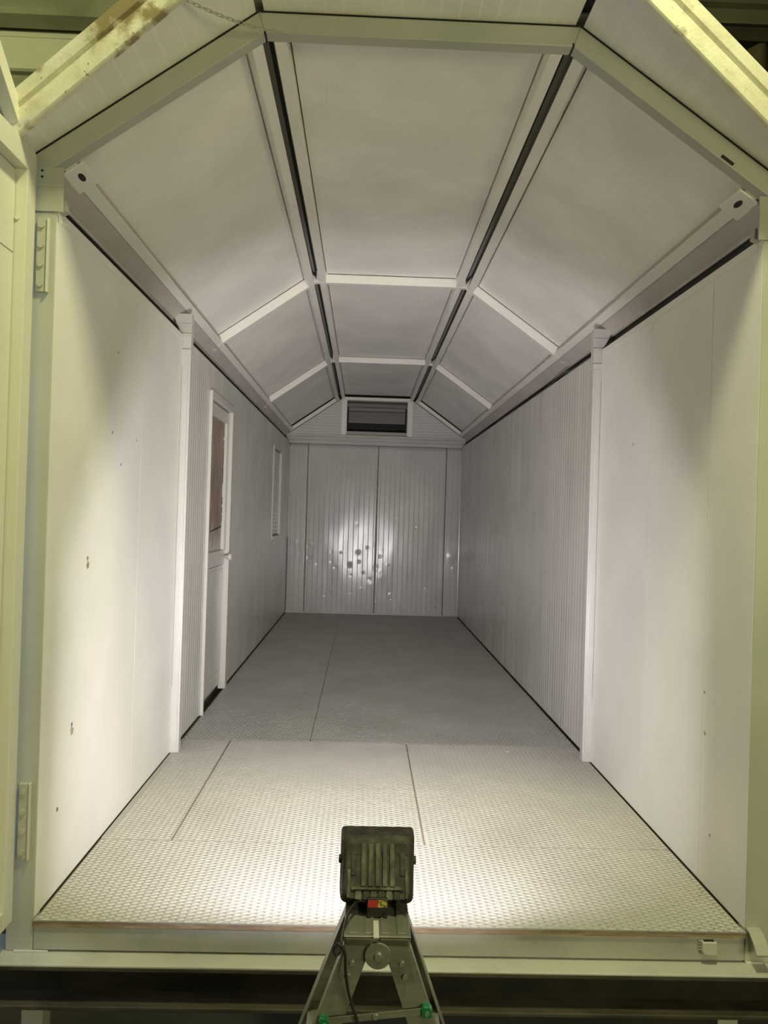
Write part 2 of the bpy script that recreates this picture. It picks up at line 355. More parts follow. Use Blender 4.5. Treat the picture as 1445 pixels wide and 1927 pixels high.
def back_panel(x0, x1):
    x0 += .003; x1 -= .003
    cols = [t for t in groove_profile(x0, x1, .0665, .0022, .005)]
    fine = []
    for a, b in zip(cols, cols[1:]):
        fine.append(a); n = max(1, int((b[0] - a[0]) / .014))
        for q in range(1, n): fine.append((a[0] + (b[0] - a[0]) * q / n, a[1] + (b[1] - a[1]) * q / n))
    fine.append(cols[-1])
    zs = [.004 + (1.5 - .004) * i / 110 for i in range(111)] + [1.5 + .7 * i / 8 for i in range(1, 9)] + [2.26]
    vs = []
    for z in zs:
        fade = 1.0 if z < 1.35 else max(0.35, 1 - (z - 1.35) * 1.4)
        for x, d in fine:
            off = -d * fade                                   # grooves go away from the room (+y)
            nz = mnoise.noise(Vector((x * 3.1, z * 1.4, 2.0))) * .006 + mnoise.noise(Vector((x * 9, z * 2.2, 7.0))) * .0007
            off += nz * (0.35 + 0.65 * math.exp(-((z - .75) / .55) ** 2))
            for (dx, dz, r, dp) in dents:
                q = ((x - dx) ** 2 + (z - dz) ** 2) / (r * r * .55)
                if q < 6: off += .7 * dp * math.exp(-q) * (1 if (int(dx * 1000) % 3) else -0.5)
            vs.append((x, YB + off, z))
    n = len(fine); fs = [(i*n+j, i*n+j+1, (i+1)*n+j+1, (i+1)*n+j) for i in range(len(zs)-1) for j in range(n-1)]
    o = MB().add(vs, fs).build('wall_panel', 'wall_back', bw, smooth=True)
    try:
        o.data.set_sharp_from_angle(angle=math.radians(12))
    except Exception: pass
    sm = o.modifiers.new('sheet', 'SOLIDIFY'); sm.thickness = .02; sm.offset = -1
for a, b in ((-1.149, -0.905), (-0.905, 0.032), (0.032, 0.948), (0.948, 1.149)): back_panel(a, b)
MB().box(-1.15, 1.15, YB + .012, YB + .02, 0, 2.26).build('panel_backing', 'black', bw)
qr = [(1.149 - .030 * math.cos(a) , YB - .030 * math.sin(a)) for a in [math.pi / 2 * q / 6 for q in range(7)]] + [(1.149, YB)]
MB().loft([[(x, y, z) for x, y in qr] for z in [.006 + 2.22 * q / 24 for q in range(25)]]).build('corner_angle', 'wall_back', bw)
MB().box(-1.149, -1.132, YB - .012, YB, 1.0, 2.23).build('corner_angle', 'wall_back', bw, bevel=.002)
MB().box(-1.149, 1.149, YB - .012, YB, .0, .022).build('foot_strip', 'wall_back', bw, bevel=.002)
for x, z in ((-0.31, .655), (0.86, .12), (1.0, .30), (0.95, 2.17), (-.84, .665)):
    MB().disc((x, YB - .004, z), (0, -1, 0), .006, .003, 10).build('rivet', 'black', bw)
# horizontal channel between wall and gable
for z0, z1, d in ((2.262, 2.300, .028), (2.300, 2.318, .012), (2.318, 2.346, .034), (2.346, 2.362, .016), (2.362, 2.388, .04)):
    MB().box(-1.2, 1.2, YB - d, YB + .03, z0, z1).build('channel_flange', 'wall_back', bw, bevel=.0015)
# gable infill left and right of the hatch, horizontally grooved boards
def gable_board(side, z0, z1):
    xo0 = RX + (RZ - z0) / (RZ - EZ) * (EX - RX); xo1 = RX + (RZ - z1) / (RZ - EZ) * (EX - RX)
    xi = 0.475
    xo0, xo1 = xo0 - .02, max(xi + .004, xo1 - .02)
    MB().loft([[(side * xi, y, z0 + .0006), (side * xo0, y, z0 + .0006), (side * xo1, y, z1 - .0006), (side * xi, y, z1 - .0006)] for y in (YB - .005, YB + .03)]).build('gable_board', 'wall_rear', bw, bevel=.0008)
for s in (-1, 1):
    z = 2.388
    while z < 2.86:
        gable_board(s, z, min(z + .04, 2.87)); z += .04
    MB().box(s * .418, s * .475, YB - .012, YB + .03, 2.388, 2.862).build('hatch_post', 'strip', bw, bevel=.002)
    MB().obox((s * 1.16, YB - .03, 2.405), (s * .504, YB - .03, 2.868), (s * .574, 0, .819), -.045 if False else .045, (0, 1, 0), .04).build('gable_rafter', 'strip', bw, bevel=.002)
MB().box(-.475, .475, YB - .03, YB + .03, 2.858, 2.90).build('gable_rafter', 'strip', bw, bevel=.002)
MB().box(-.418, .418, YB + .02, YB + .03, 2.386, 2.40).build('hatch_sill', 'strip', bw, bevel=.002)

# hatch in the gable: frame, roller shutter pulled half way, dark room behind
ht = thing('window_2', (0, YB + .08, 2.39), 'dark gable hatch with a half-lowered grey roller shutter', 'window', kind='structure')
for a in ((-.418, -.405, YB - .016, YB + .30, 2.40, 2.858), (.405, .418, YB - .016, YB + .30, 2.40, 2.858), (-.405, .405, YB - .016, YB + .30, 2.845, 2.858)):
    box('hatch_frame', 'strip' if a[0] < -.41 or a[0] > .3 else 'shutter', ht, a)
box('shutter_box', 'shutter', ht, (-.404, .404, YB + .16, YB + .28, 2.79, 2.845), .006)
box('shutter_rail', 'shutter', ht, (-.385, .385, YB + .12, YB + .16, 2.735, 2.785), .006, 'lighter rail across the hatch')
z = 2.735
while z > 2.585:
    box('shutter_slat', 'shutter', ht, (-.385, .385, YB + .17, YB + .185, z - .0215, z - .001), .003); z -= .0225
box('dark_backing', 'void', ht, (-.404, .404, YB + .30, YB + .31, 2.39, 2.85))
box('hatch_floor', 'void', ht, (-.404, .404, YB + .03, YB + .30, 2.385, 2.392))

# ------------------------------------------------------------------ side door and louvre window in the left wall
d1 = thing('door_1', (-1.17, (DY0 + DY1) / 2, 0), 'narrow white side door with brown-papered glass and round knob', 'door', kind='structure')
fx0, fx1 = -1.186, -1.132
box('door_frame', 'white', d1, (fx0, fx1, DY0, DY0 + .022, 0.0, DZ + .0), .003)
box('door_frame', 'white', d1, (fx0, fx1, DY1 - .075, DY1, 0.0, DZ), .003)
box('door_frame', 'white', d1, (fx0, fx1, DY0 + .022, DY1 - .075, DZ - .045, DZ), .003)
ly0, ly1 = DY0 + .026, DY1 - .080
leaf = box('door_leaf', 'white', d1, (-1.20, -1.174, ly0, ly1, 0.045, 0.925), .002)
box('lower_panel', 'wall_rear', leaf, (-1.176, -1.171, ly0 + .004, ly1 - .006, .16, .895), .001)
box('kick_panel', 'wall_rear', leaf, (-1.176, -1.171, ly0 + .004, ly1 - .006, .048, .154), .001)
box('lock_rail', 'white', d1, (-1.20, -1.166, ly0, ly1, .930, 1.035), .003)
box('stile', 'white', d1, (-1.20, -1.158, ly1 - .075, ly1, 1.036, 2.045), .003)
box('stile', 'white', d1, (-1.20, -1.158, ly0, ly0 + .055, 1.036, 2.045), .003)
box('top_rail', 'white', d1, (-1.20, -1.158, ly0 + .056, ly1 - .076, 1.965, 2.045), .003)
MB().box(-1.195, -1.182, ly0 + .05, ly1 - .07, 1.03, 1.97).build('papered_pane', 'paper', d1, label='brown paper taped over the glass')
mb = MB(); z = 1.24
while z < 1.95:
    h = random.uniform(.02, .08)
    if random.random() < .75: mb.box(-1.183, -1.179, ly1 - .080 - random.uniform(.0, .006), ly1 - .076, z, z + h)
    z += h + random.uniform(0, .03)
mb.build('torn_tape', 'black', d1)
MB().obox((-1.181, ly0 + .28, 1.175), (-1.181, ly1 - .09, 1.205), (0, 0, 1), .007, (1, 0, 0), .003).build('torn_tape', 'black', d1)
kn = MB().tube([(-1.166, 3.285, .985), (-1.140, 3.285, .985), (-1.134, 3.285, .985), (-1.128, 3.285, .985), (-1.108, 3.285, .985), (-1.104, 3.285, .985)], [.012, .012, .018, .026, .028, .02], 18).build('door_knob', 'white', d1, smooth=True)
box('door_gap', 'black', d1, (-1.23, -1.21, DY0, DY1, 0.0, DZ))

w1 = thing('window_1', (-1.17, (WY0 + WY1) / 2, WZ0), 'white louvred window high in the far end of the left wall', 'window', kind='structure')
for a in ((-1.19, -1.138, WY0, WY0 + .03, WZ0, WZ1), (-1.19, -1.138, WY1 - .03, WY1, WZ0, WZ1), (-1.19, -1.138, WY0 + .03, WY1 - .03, WZ1 - .03, WZ1), (-1.19, -1.130, WY0 + .03, WY1 - .03, WZ0, WZ0 + .03)):
    box('window_frame', 'wall_rear', w1, a, .003)
for i in range(22):
    z = WZ0 + .045 + i * .0435
    MB().loft([[(-1.172, y, z), (-1.164, y, z + .042), (-1.161, y, z + .0415), (-1.169, y, z - .0005)] for y in (WY0 + .031, WY1 - .031)]).build('louvre_slat', 'wall_rear', w1)
box('window_backing', 'wall_rear', w1, (-1.20, -1.19, WY0, WY1, WZ0, WZ1))

# ------------------------------------------------------------------ ceiling: roof panels, strips, ribs, eave channels
ce = MB()
ring = [rp(-1, .95, .115, 0), rp(-1, 0, .115, 0), rp(1, 0, .115, 0), rp(1, .95, .115, 0)]
ring2 = [rp(1, .95, .130, 0), rp(1, 0, .130, 0), rp(-1, 0, .130, 0), rp(-1, .95, .130, 0)]
ce.loft([[(x, y, z) for x, _, z in ring + ring2] for y in (-0.02, 8.25)])
ce = ce.build('ceiling', 'skin'); tag(ce, 'white three-sided panel ceiling with ribs and open ridge slots', 'ceiling', kind='structure')
UE = _sl
bays = ((0.05, RIBS[0]), (RIBS[0] + .045, RIBS[1]), (RIBS[1] + .045, YB - .03))
for (y0, y1) in bays:
    for f in (-1, 1):
        roof_box(MB(), f, .062, UE - .060, .058, .11, y0, y1).build('roof_panel', 'roof_panel', ce)
        roof_box(MB(), f, .014, .056, 0, .085, y0, y1).build('ridge_strip', 'strip', ce, bevel=.002)
        roof_box(MB(), f, UE - .058, UE - .012, 0, .03, y0, y1).build('eave_strip', 'strip', ce, bevel=.002)
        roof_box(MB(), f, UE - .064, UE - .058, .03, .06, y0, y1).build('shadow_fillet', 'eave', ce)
    roof_box(MB(), 0, -.432, .432, .058, .11, y0, y1).build('roof_panel', 'roof_panel', ce)
    for s in (-1, 1):
        a, b = sorted((s * .480, s * .438)); roof_box(MB(), 0, a, b, 0, .085, y0, y1).build('ridge_strip', 'strip', ce, bevel=.002)
        MB().loft([[rp(s, -.04, .100, y), rp(s, .06, .100, y), rp(s, .06, .106, y), rp(s, -.04, .106, y)] for y in (y0, y1)]).build('slot_channel', 'slot', ce)
        MB().loft([[(s * .502, y, 2.945), (s * .514, y, 2.945), (s * .520, y, 2.99), (s * .508, y, 2.99)] for y in (y0, y1)]).build('slot_gap', 'black', ce)
for Y in RIBS:
    for f in (-1, 1):
        roof_box(MB(), f, .057, UE - .012, -.001, .09, Y, Y + .045).build('roof_rib', 'strip', ce, bevel=.002)
        roof_box(MB(), f, .057, UE - .06, .0555, .0585, Y - .006, Y).build('rib_joint', 'black', ce)
        MB().loft([[rp(f, -.012, .0, y), rp(f, .056, .0, y), rp(f, .056, .08, y), rp(f, -.012, .08, y)] for y in (Y, Y + .045)]).build('slot_bridge', 'strip', ce, bevel=.002)
        MB().loft([[(f * x, y, z) for x, z in ((1.150, 2.402), (1.205, 2.375), (1.205, 2.37), (1.150, 2.395))] for y in (Y - .02, Y + .07)]).build('rib_foot', 'white', ce)
    a = roof_box(MB(), 0, -.437, .437, -.001, .09, Y, Y + .045).build('roof_rib', 'strip', ce, bevel=.002)
    roof_box(MB(), 0, -.43, .43, .0555, .0585, Y - .006, Y).build('rib_joint', 'black', ce)
    for s in (-1, 1):
        MB().box(s * .437, s * .502, Y, Y + .045, RZ - .001, RZ + .08).build('slot_bridge', 'strip', ce, bevel=.002)
for f in (-1, 1):
    MB().loft([[(f * 1.148, y, 2.416), (f * 1.152, y, 2.416), (f * 1.210, y, 2.360), (f * 1.210, y, 2.346), (f * 1.204, y, 2.346), (f * 1.204, y, 2.358)] for y in (0.06, YB)]).build('eave_channel', 'eave', ce)
    # gusset with slotted hole at the front end of the eave strip
    g = []
    MB().loft([[(f * x, y, z) for x, z in ((1.092, 2.458), (1.160, 2.412), (1.160, 2.404), (1.092, 2.450))] for y in (.055, .21)]).build('eave_gusset', 'strip', ce, bevel=.003)
    MB().loft([[(f * (1.121 + .0085 * math.cos(t)), .125 + .030 * math.sin(t), 2.4325 - (.0085 * math.cos(t)) * .68 + o) for t in [2 * math.pi * q / 16 for q in range(16)]] for o in (-.0022, -.0010)]).build('slotted_hole', 'black', ce)
    MB().loft([[(f * x, y, z) for x, z in ((1.155, 2.408), (1.212, 2.395), (1.212, 2.345), (1.155, 2.400))] for y in (.052, .11)]).build('gusset_return', 'eave', ce, bevel=.002)
# front overhang: soffit panels and rusty rake profiles
def soff(f, u0, ya, u1, yb):
    return MB().loft([[rp(f, u, w, y) for u, y in ((u0, ya), (u1, yb), (u1, 0.05), (u0, 0.05))] for w in (.0692, .10)])
soff(-1, -.012, -.31, .93, -.125).build('soffit_panel', 'soffit', ce)
soff(1, -.012, -.31, .93, -.125).build('soffit_panel', 'soffit', ce)
MB().box(-.56, .56, -.30, .04, RZ + .10, RZ + .11).build('soffit_backing', 'black', ce)
soff(0, -.508, -.31, .508, -.31).build('soffit_panel', 'soffit', ce)
def rake(f, u0, ya, u1, yb):
    pr = ((.012, .050), (-.008, .050), (-.012, .056), (-.010, .108), (-.004, .112), (-.004, .118), (-.014, .122), (-.014, .160), (-.006, .166), (.05, .166), (.05, .118), (.02, .118), (.012, .10))
    k = lambda u, w_: (u if abs(u) > .6 else -.316 * w_) if f else (u + math.copysign(.315 * w_, u))
    return MB().loft([[rp(f, k(u, w_), w_, y + dy) for dy, w_ in pr] for u, y in ((u0, ya), (u1, yb))])
rake(-1, 0.0, -.312, .95, -.121).build('rake_profile', 'rake', ce, bevel=.002, label='rusty galvanised edge profile lit yellow')
rake(1, 0.0, -.312, .95, -.121).build('rake_profile', 'rake', ce, bevel=.002, label='rusty galvanised edge profile lit yellow')
rake(0, -.504, -.312, .504, -.312).build('rake_profile', 'rake', ce, bevel=.002)

# ------------------------------------------------------------------ front portal frame (jambs, arch, sill)
pf = thing('trim_1', (0, 0, -0.1), 'pale painted steel portal frame around the open front end', 'frame', kind='structure')
for f in (-1, 1):
    MB().loft([[rp(f, 0, 0, y), rp(f, .868, 0, y), rp(f, .868, .066, y), rp(f, -.316 * .066, .066, y)] for y in (0.0, .05)]).build('arch_beam', 'frame', pf, bevel=.003)
    MB().loft([[rp(f, -.02, .066, y), rp(f, .868, .066, y), rp(f, .868, .0688, y), rp(f, -.02, .0688, y)] for y in (-.003, .03)]).build('arch_gap', 'black', pf)
    MB().box(f * 1.238, f * 1.151, -.003, .05, -.104, 2.262).build('jamb', 'frame', pf, bevel=.003)
    MB().box(f * 1.236, f * 1.130, -.008, .0, 2.262, 2.405).build('corner_plate', 'frame', pf, bevel=.002)
    MB().box(f * 1.236, f * 1.130, -.011, -.007, 2.340, 2.352).build('plate_fold', 'frame', pf, bevel=.002)
    for zz in (2.392, 2.372): MB().disc((f * 1.198, -.0085, zz), (0, -1, 0), .004, .0015, 10).build('bolt_hole', 'black', pf)
    MB().loft([[(f * x, y, z) for x, z in ((1.128, 2.275), (1.150, 2.265), (1.150, 2.302), (1.132, 2.312))] for y in (.02, .05)]).build('wall_clip', 'frame', pf, bevel=.002)
MB().loft([[(-.504, y, RZ), (.504, y, RZ), (.504 + .315 * .066, y, RZ + .066), (-.504 - .315 * .066, y, RZ + .066)] for y in (0.0, .05)]).build('arch_beam', 'frame', pf, bevel=.003)
MB().box(-.52, .52, -.003, .03, RZ + .066, RZ + .0688).build('arch_gap', 'black', pf)
MB().obox((1.0, -.001, 2.531), (1.040, -.001, 2.503), (.574, 0, .819), .010, (0, -1, 0), .0016).build('slotted_hole', 'black', pf)
for s in (-1, 1):
    MB().box(s * .500, s * .506, -.0015, .052, 2.871, 2.884).build('mitre_gap', 'black', pf)
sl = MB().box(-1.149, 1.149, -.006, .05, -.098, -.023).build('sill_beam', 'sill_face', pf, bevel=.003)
MB().box(-1.149, 1.149, -.014, .02, -.0045, -.0005).build('floor_lip', 'floor', pf)
# hinge plates on the left jamb
for z0, z1 in ((2.002, 2.236), (.192, .432)):
    h = MB().box(-1.207, -1.172, -.014, -.003, z0, z1).build('hinge_plate', 'frame', pf, bevel=.002)
    MB().box(-1.174, -1.168, -.020, -.003, z0 - .002, z1 + .002).build('weld_bead', 'white', h, bevel=.002)
    for t in (.1, .37, .63, .9):
        MB().disc((-1.192, -.014, z0 + (z1 - z0) * t), (0, -1, 0), .009, .006, 12).build('hinge_bolt', 'frame', h)
# latch keeper on the sill and bent stop plate at the right jamb
kp = MB()
rg = [(1.000, -.028), (1.049, -.028), (1.049, -.064), (1.044, -.071), (1.010, -.069), (1.000, -.060)]
kp.loft([[(x, y, z) for x, z in rg] for y in (-.028, -.006)]).build('latch_keeper', 'sill', pf, bevel=.003)
MB().box(1.008, 1.042, -.022, -.012, -.0285, -.0272).build('keeper_slot', 'black', pf)
for i in range(4): MB().box(.994, 1.001, -.012, -.005, -.034 - i * .009, -.030 - i * .009).build('weld_bead', 'sill', pf)
sp_ = MB(); pr = [(-.004, .012), (-.030, .008), (-.058, -.012), (-.078, -.040)]
sp_.loft([[(1.152, y, z), (1.196, y, z), (1.196, y + .004, z - .007), (1.152, y + .004, z - .007)] for y, z in pr]).build('stop_plate', 'frame', pf, bevel=.0015)
MB().box(1.151, 1.210, -.012, -.003, -.106, -.098).build('weld_bead', 'white', pf, bevel=.003)
MB().box(-1.210, -1.10, -.012, -.003, -.106, -.098).build('weld_bead', 'white', pf, bevel=.003)

# ------------------------------------------------------------------ open gable door leaf on the left
d2 = thing('door_2', (-1.26, 0.0, -.08), 'open tube-framed door leaf swung out at the left edge', 'door', kind='structure')
def yz(poly, x0, x1, name, mat, bev=.002):
    return MB().loft([[(x, y, z) for y, z in poly] for x in (x0, x1)]).build(name, mat, d2, bevel=bev)
LX0, LX1 = -1.250, -1.210
yz([(-.022, .0), (-.085, .0), (-.085, 2.362), (-.022, 2.420)], LX0, LX1, 'stile', 'leaf')
yz([(-.0855, 2.362), (-1.15, 2.362), (-1.15, 2.438), (-.034, 2.438), (-.0225, 2.4205)], LX0, LX1, 'top_rail', 'leaf')
yz([(-.034, 2.439), (-.118, 2.439), (-.69, 2.885), (-.69, 2.955)], LX0, LX1, 'raking_rail', 'leaf')
yz([(-.691, 2.90), (-1.15, 2.90), (-1.15, 2.955), (-.691, 2.955)], LX0, LX1, 'crown_rail', 'leaf')
yz([(-1.09, .0), (-1.15, .0), (-1.15, 2.361), (-1.09, 2.361)], LX0, LX1, 'stile', 'leaf')
yz([(-.0855, .0), (-1.089, .0), (-1.089, .06), (-.0855, .06)], LX0, LX1, 'bottom_rail', 'leaf')
yz([(-.089, .064), (-1.086, .064), (-1.086, 2.098), (-.089, 2.098)], LX0 - .012, LX0 + .004, 'leaf_panel', 'leaf', .001)
yz([(-.089, 2.102), (-1.086, 2.102), (-1.086, 2.358), (-.089, 2.358)], LX0 - .012, LX0 + .004, 'leaf_panel', 'leaf', .001)
yz([(-.0855, .0605), (-1.089, .0605), (-1.089, 2.3615), (-.0855, 2.3615)], LX0 - .022, LX0 - .013, 'leaf_backing', 'black', 0)
MB().disc((LX0 + .012, -.0855, 2.21), (0, -1, 0), .008, .004, 12).build('panel_bolt', 'leaf', d2)

# ------------------------------------------------------------------ chassis beam, legs under the sill
ib = thing('chassis_beam', (0, 0, -.24), 'dark steel I-beam with white-edged flange under the front sill', 'beam')
MB().box(-1.35, 1.35, -.078, .10, -.112, -.1045).build('top_flange', 'sill', ib, bevel=.002, label='white painted top flange')
MB().box(-1.35, 1.35, -.080, .10, -.121, -.1125).build('flange_underside', 'chassis', ib)
MB().box(-1.35, 1.35, .005, .017, -.232, -.121).build('web', 'web', ib)
MB().box(-1.35, 1.35, -.078, .10, -.246, -.232).build('bottom_flange', 'chassis', ib, bevel=.003)
for x, lab in ((-1.16, 'pale painted support leg below the beam at the left'), (1.118, 'pale painted support leg below the beam at the right')):
    lg = thing('support_leg', (x, .04, -.95), lab, 'leg')
    MB().box(x - .034, x + .034, .03, .10, -.94, -.247).build('leg_tube', 'frame', lg, bevel=.003)
    MB().box(x - .08, x + .08, -.02, .15, -.95, -.94).build('foot_plate', 'frame', lg)
    MB().disc((x + .012, .03, -.29), (0, -1, 0), .006, .003, 10).build('leg_bolt', 'chassis', lg)

# ------------------------------------------------------------------ step ladder carrying the floodlight
CX = -0.077
ld = thing('step_ladder', (CX, -.7, -.95), 'aluminium folding step ladder standing in front of the sill', 'ladder')
ZT = .375
def ox(z): return .070 + .357 * (ZT - z)
ZG = -.945
def stile(side, near):
    ya, yb = (-.800, -.87) if near else (-.612, -.54)
    fd = 1 if near else -1                      # flanges point to the other pair
    def sec(z, y):
        o = ox(z); wd = .060; t = .003; fl_ = .045 if not near else .030
        pts = [(o, y), (o - wd, y), (o - wd, y + fd * fl_), (o - wd + t, y + fd * fl_), (o - wd + t, y + fd * t), (o - t, y + fd * t), (o - t, y + fd * fl_), (o, y + fd * fl_)]
        return [(CX + side * a, b, z) for a, b in pts]
    z0 = ZT - .012 if near else ZT + .012
    return MB().loft([sec(z0, ya), sec(ZG, yb)]).build('stile', 'alu', ld)
for s in (-1, 1):
    stile(s, True); stile(s, False)
pl = MB().box(CX - .074, CX + .074, -.806, -.604, .384, .390)
pl.loft([[(CX + x, -.806, z) for x, z in ((-.074, .390), (.074, .390), (.072, .368), (-.072, .368))], [(CX + x, -.802, z) for x, z in ((-.074, .390), (.074, .390), (.072, .368), (-.072, .368))]])
pl = pl.build('top_platform', 'alu', ld, bevel=.002)
for i in range(4):
    x = CX - .054 + i * .036
    MB().box(x - .010, x + .010, -.795, -.615, .390, .3925).build('tread_ridge', 'alu', pl, bevel=.001)
for a, b in ((CX - .072, CX - .012), (CX + .004, CX + .068)):
    MB().box(a, b, -.812, -.806, .374, .388).build('rubber_edge', 'plastic' if False else 'chassis', pl, bevel=.003)
MB().box(CX - .009, CX + .003, -.818, -.745, .3925, .3945).build('paint_strip', 'white', pl, label='white paint streak')
hd = MB().disc((CX + .002, -.808, .352), (0, -1, 0), .029, .008, 28).build('hinge_disc', 'alu', ld, bevel=.001)
MB().disc((CX + .002, -.816, .352), (0, -1, 0), .0075, .006, 14).build('hinge_pin', 'zinc', hd)
for s in (-1, 1):
    MB().loft([[(CX + s * x, y, z) for x, z in ((.022, .372), (.070, .372), (.085, .300), (.030, .322))] for y in (-.806, -.802)]).build('hinge_arm', 'alu', ld, bevel=.001)
    for dx, z in ((.055, .331), (.063, .303)):
        MB().disc((CX + s * dx, -.806, z), (0, -1, 0), .0055, .004, 12).build('rivet', 'zinc', ld)
    for z in (.12, -.13, -.38, -.63):
        t = (ZT - z) / (ZT - ZG); ya = -.797 - .07 * t; yb = -.615 + .072 * t
        o = ox(z)
        MB().box(CX + s * (o - .062), CX + s * (o - .003), ya, yb, z - .02, z).build('tread', 'alu', ld, bevel=.002)
br = MB().obox((CX - .108, -.816, .203), (CX + .110, -.816, .228), (0, 0, 1), .014, (0, -1, 0), .003).build('spreader_bar', 'alu', ld)
MB().disc((CX + .0, -.8195, .223), (0, -1, 0), .006, .004, 12).build('rivet', 'zinc', br)
for x, z in ((-.112, .208), (.112, .236)):
    cl = MB().loft([[(CX + x + a, y, z + b) for a, b in ((-.011, -.013), (.011, -.013), (.012, .004), (.006, .011), (-.008, .011), (-.012, .004))] for y in (-.824, -.803)]).build('spreader_clip', 'green', ld, bevel=.002, label='green plastic clip')
    MB().disc((CX + x, -.824, z - .003), (0, -1, 0), .005, .003, 12).build('rivet', 'zinc', cl)

# ------------------------------------------------------------------ halogen floodlight with its own light
FX, FZ = CX, .460
fo = thing('floodlight', (FX, -.70, .3925), 'dark finned halogen floodlight seen from behind on the ladder top', 'lamp')
def rrect(w_, h_, y, r, cz=FZ, n=5):
    pts = []
    for sx, sz, a0 in ((1, 1, 0), (-1, 1, 90), (-1, -1, 180), (1, -1, 270)):
        for q in range(n):
            a = math.radians(a0 + 90 * q / (n - 1))
            pts.append((FX + sx * (w_ / 2 - r) + r * math.cos(a), y, cz + sz * (h_ / 2 - r) + r * math.sin(a)))
    return pts
SH = lambda z: -.676 + .9 * (z - .480)
def shear(ring, amt=1.0): return [(x, y + .9 * amt * (z - .480), z) for x, y, z in ring]
hs = MB().loft([shear(rrect(.150, .098, -.676, .014, .480)), shear(rrect(.166, .110, -.662, .014, .478), .8), shear(rrect(.176, .146, -.632, .016, .463), .3), rrect(.181, .154, -.600, .012), rrect(.181, .156, -.578, .010), rrect(.181, .156, -.566, .010),
                rrect(.170, .141, -.566, .010), rrect(.168, .140, -.600, .012), shear(rrect(.164, .128, -.634, .016, .463), .3), shear(rrect(.146, .088, -.668, .014, .480), .6)])
hs = hs.build('housing', 'lamp', fo, bevel=0)
def fin(x0, x1, z0, z1, out, name, mat):
    return MB().loft([[(x0, SH(z) - out, z), (x1, SH(z) - out, z), (x1, SH(z) + .006, z), (x0, SH(z) + .006, z)] for z in (z0, z1)]).build(name, mat, hs, bevel=.0015)
for i in range(5):
    x = FX - .034 + i * .017
    fin(x - .0058, x + .0058, .454, .526, .008, 'cooling_fin', 'fin')
for s in (-1, 1):
    fin(FX + s * .058 - .006, FX + s * .058 + .006, .470, .520, .003, 'corner_fin', 'lamp')
    fin(FX + s * .068 - .004, FX + s * .068 + .004, .434, .480, .006, 'corner_fin', 'fin')
    MB().disc((FX + s * .085, -.622, .480), (s, 0, 0), .010, .009, 14).build('pivot_knob', 'lamp', fo, bevel=.002)
    MB().box(FX + s * .050 - .005, FX + s * .050 + .005, -.694, -.682, .3925, .420).build('bracket_foot', 'plastic', fo, bevel=.001)
    MB().obox((FX + s * .050 - .002, -.684, .412), (FX + s * .050 - .002, -.64, .424), (1, 0, 0), .004, (0, 0, 1), .010).build('bracket_arm', 'plastic', fo)
fin(FX - .062, FX + .062, .4485, .452, .009, 'cross_rib', 'fin')
for i in range(6):
    x = FX - .045 + i * .018
    fin(x - .0075, x + .0075, .431, .446, .004, 'lower_fin', 'lamp' if i % 2 else 'fin')
bx = MB().box(FX - .024, FX + .024, -.728, -.680, .3935, .436).build('terminal_box', 'plastic', fo, bevel=.003)
MB().box(FX - .022, FX + .000, -.7295, -.728, .416, .432).build('red_sticker', 'red', bx)
MB().box(FX + .001, FX + .022, -.7295, -.728, .416, .432).build('yellow_sticker', 'yellow', bx)
for s in (-1, 1): MB().disc((FX + s * .019, -.733, .400), (0, 1, 0), .005, .006, 10).build('box_screw', 'plastic', bx)
MB().tube([(FX - .024, -.705, .424), (FX - .034, -.708, .425), (FX - .036, -.708, .425), (FX - .046, -.711, .424)], [.010, .010, .007, .006], 12).build('cable_gland', 'plastic', fo)
ctl = [(-.121, -.711, .424), (-.138, -.745, .420), (-.150, -.79, .410), (-.156, -.825, .390), (-.156, -.835, .375), (-.166, -.838, .366), (-.172, -.838, .378), (-.164, -.838, .390), (-.153, -.838, .384), (-.147, -.838, .366), (-.145, -.835, .33), (-.138, -.832, .285), (-.126, -.830, .245), (-.113, -.829, .20), (-.10, -.83, .05), (-.12, -.85, -.3), (-.2, -.95, -.7), (-.35, -1.2, -.93), (-.6, -1.7, -.945)]
def smooth(pts, n=6):
    P = [Vector(p) for p in pts]; out = []
    for i in range(len(P) - 1):
        a, b, c, d = P[max(i-1, 0)], P[i], P[i+1], P[min(i+2, len(P)-1)]
        for q in range(n):
            t = q / n; out.append(.5 * ((2*b) + (c-a)*t + (2*a-5*b+4*c-d)*t*t + (3*b-a-3*c+d)*t**3))
    out.append(P[-1]); return out
MB().tube(smooth(ctl), .0032, 8).build('power_cable', 'plastic', fo, smooth=True)
MB().tube([(FX - .058, -.659, FZ), (FX + .058, -.659, FZ)], .003, 10).build('halogen_tube', 'reflector', fo)
FLOOD = (1.0, 0.955, 0.965)
area('floodlight_light', (FX, -.655, FZ - .010), (FX - .40, 2.0, FZ + .85), 50, FLOOD, .085, .026)
area('floodlight_light', (FX, -.654, FZ - .010), (FX, 4.0, FZ + .75), 8, FLOOD, .085, .026, math.radians(70))

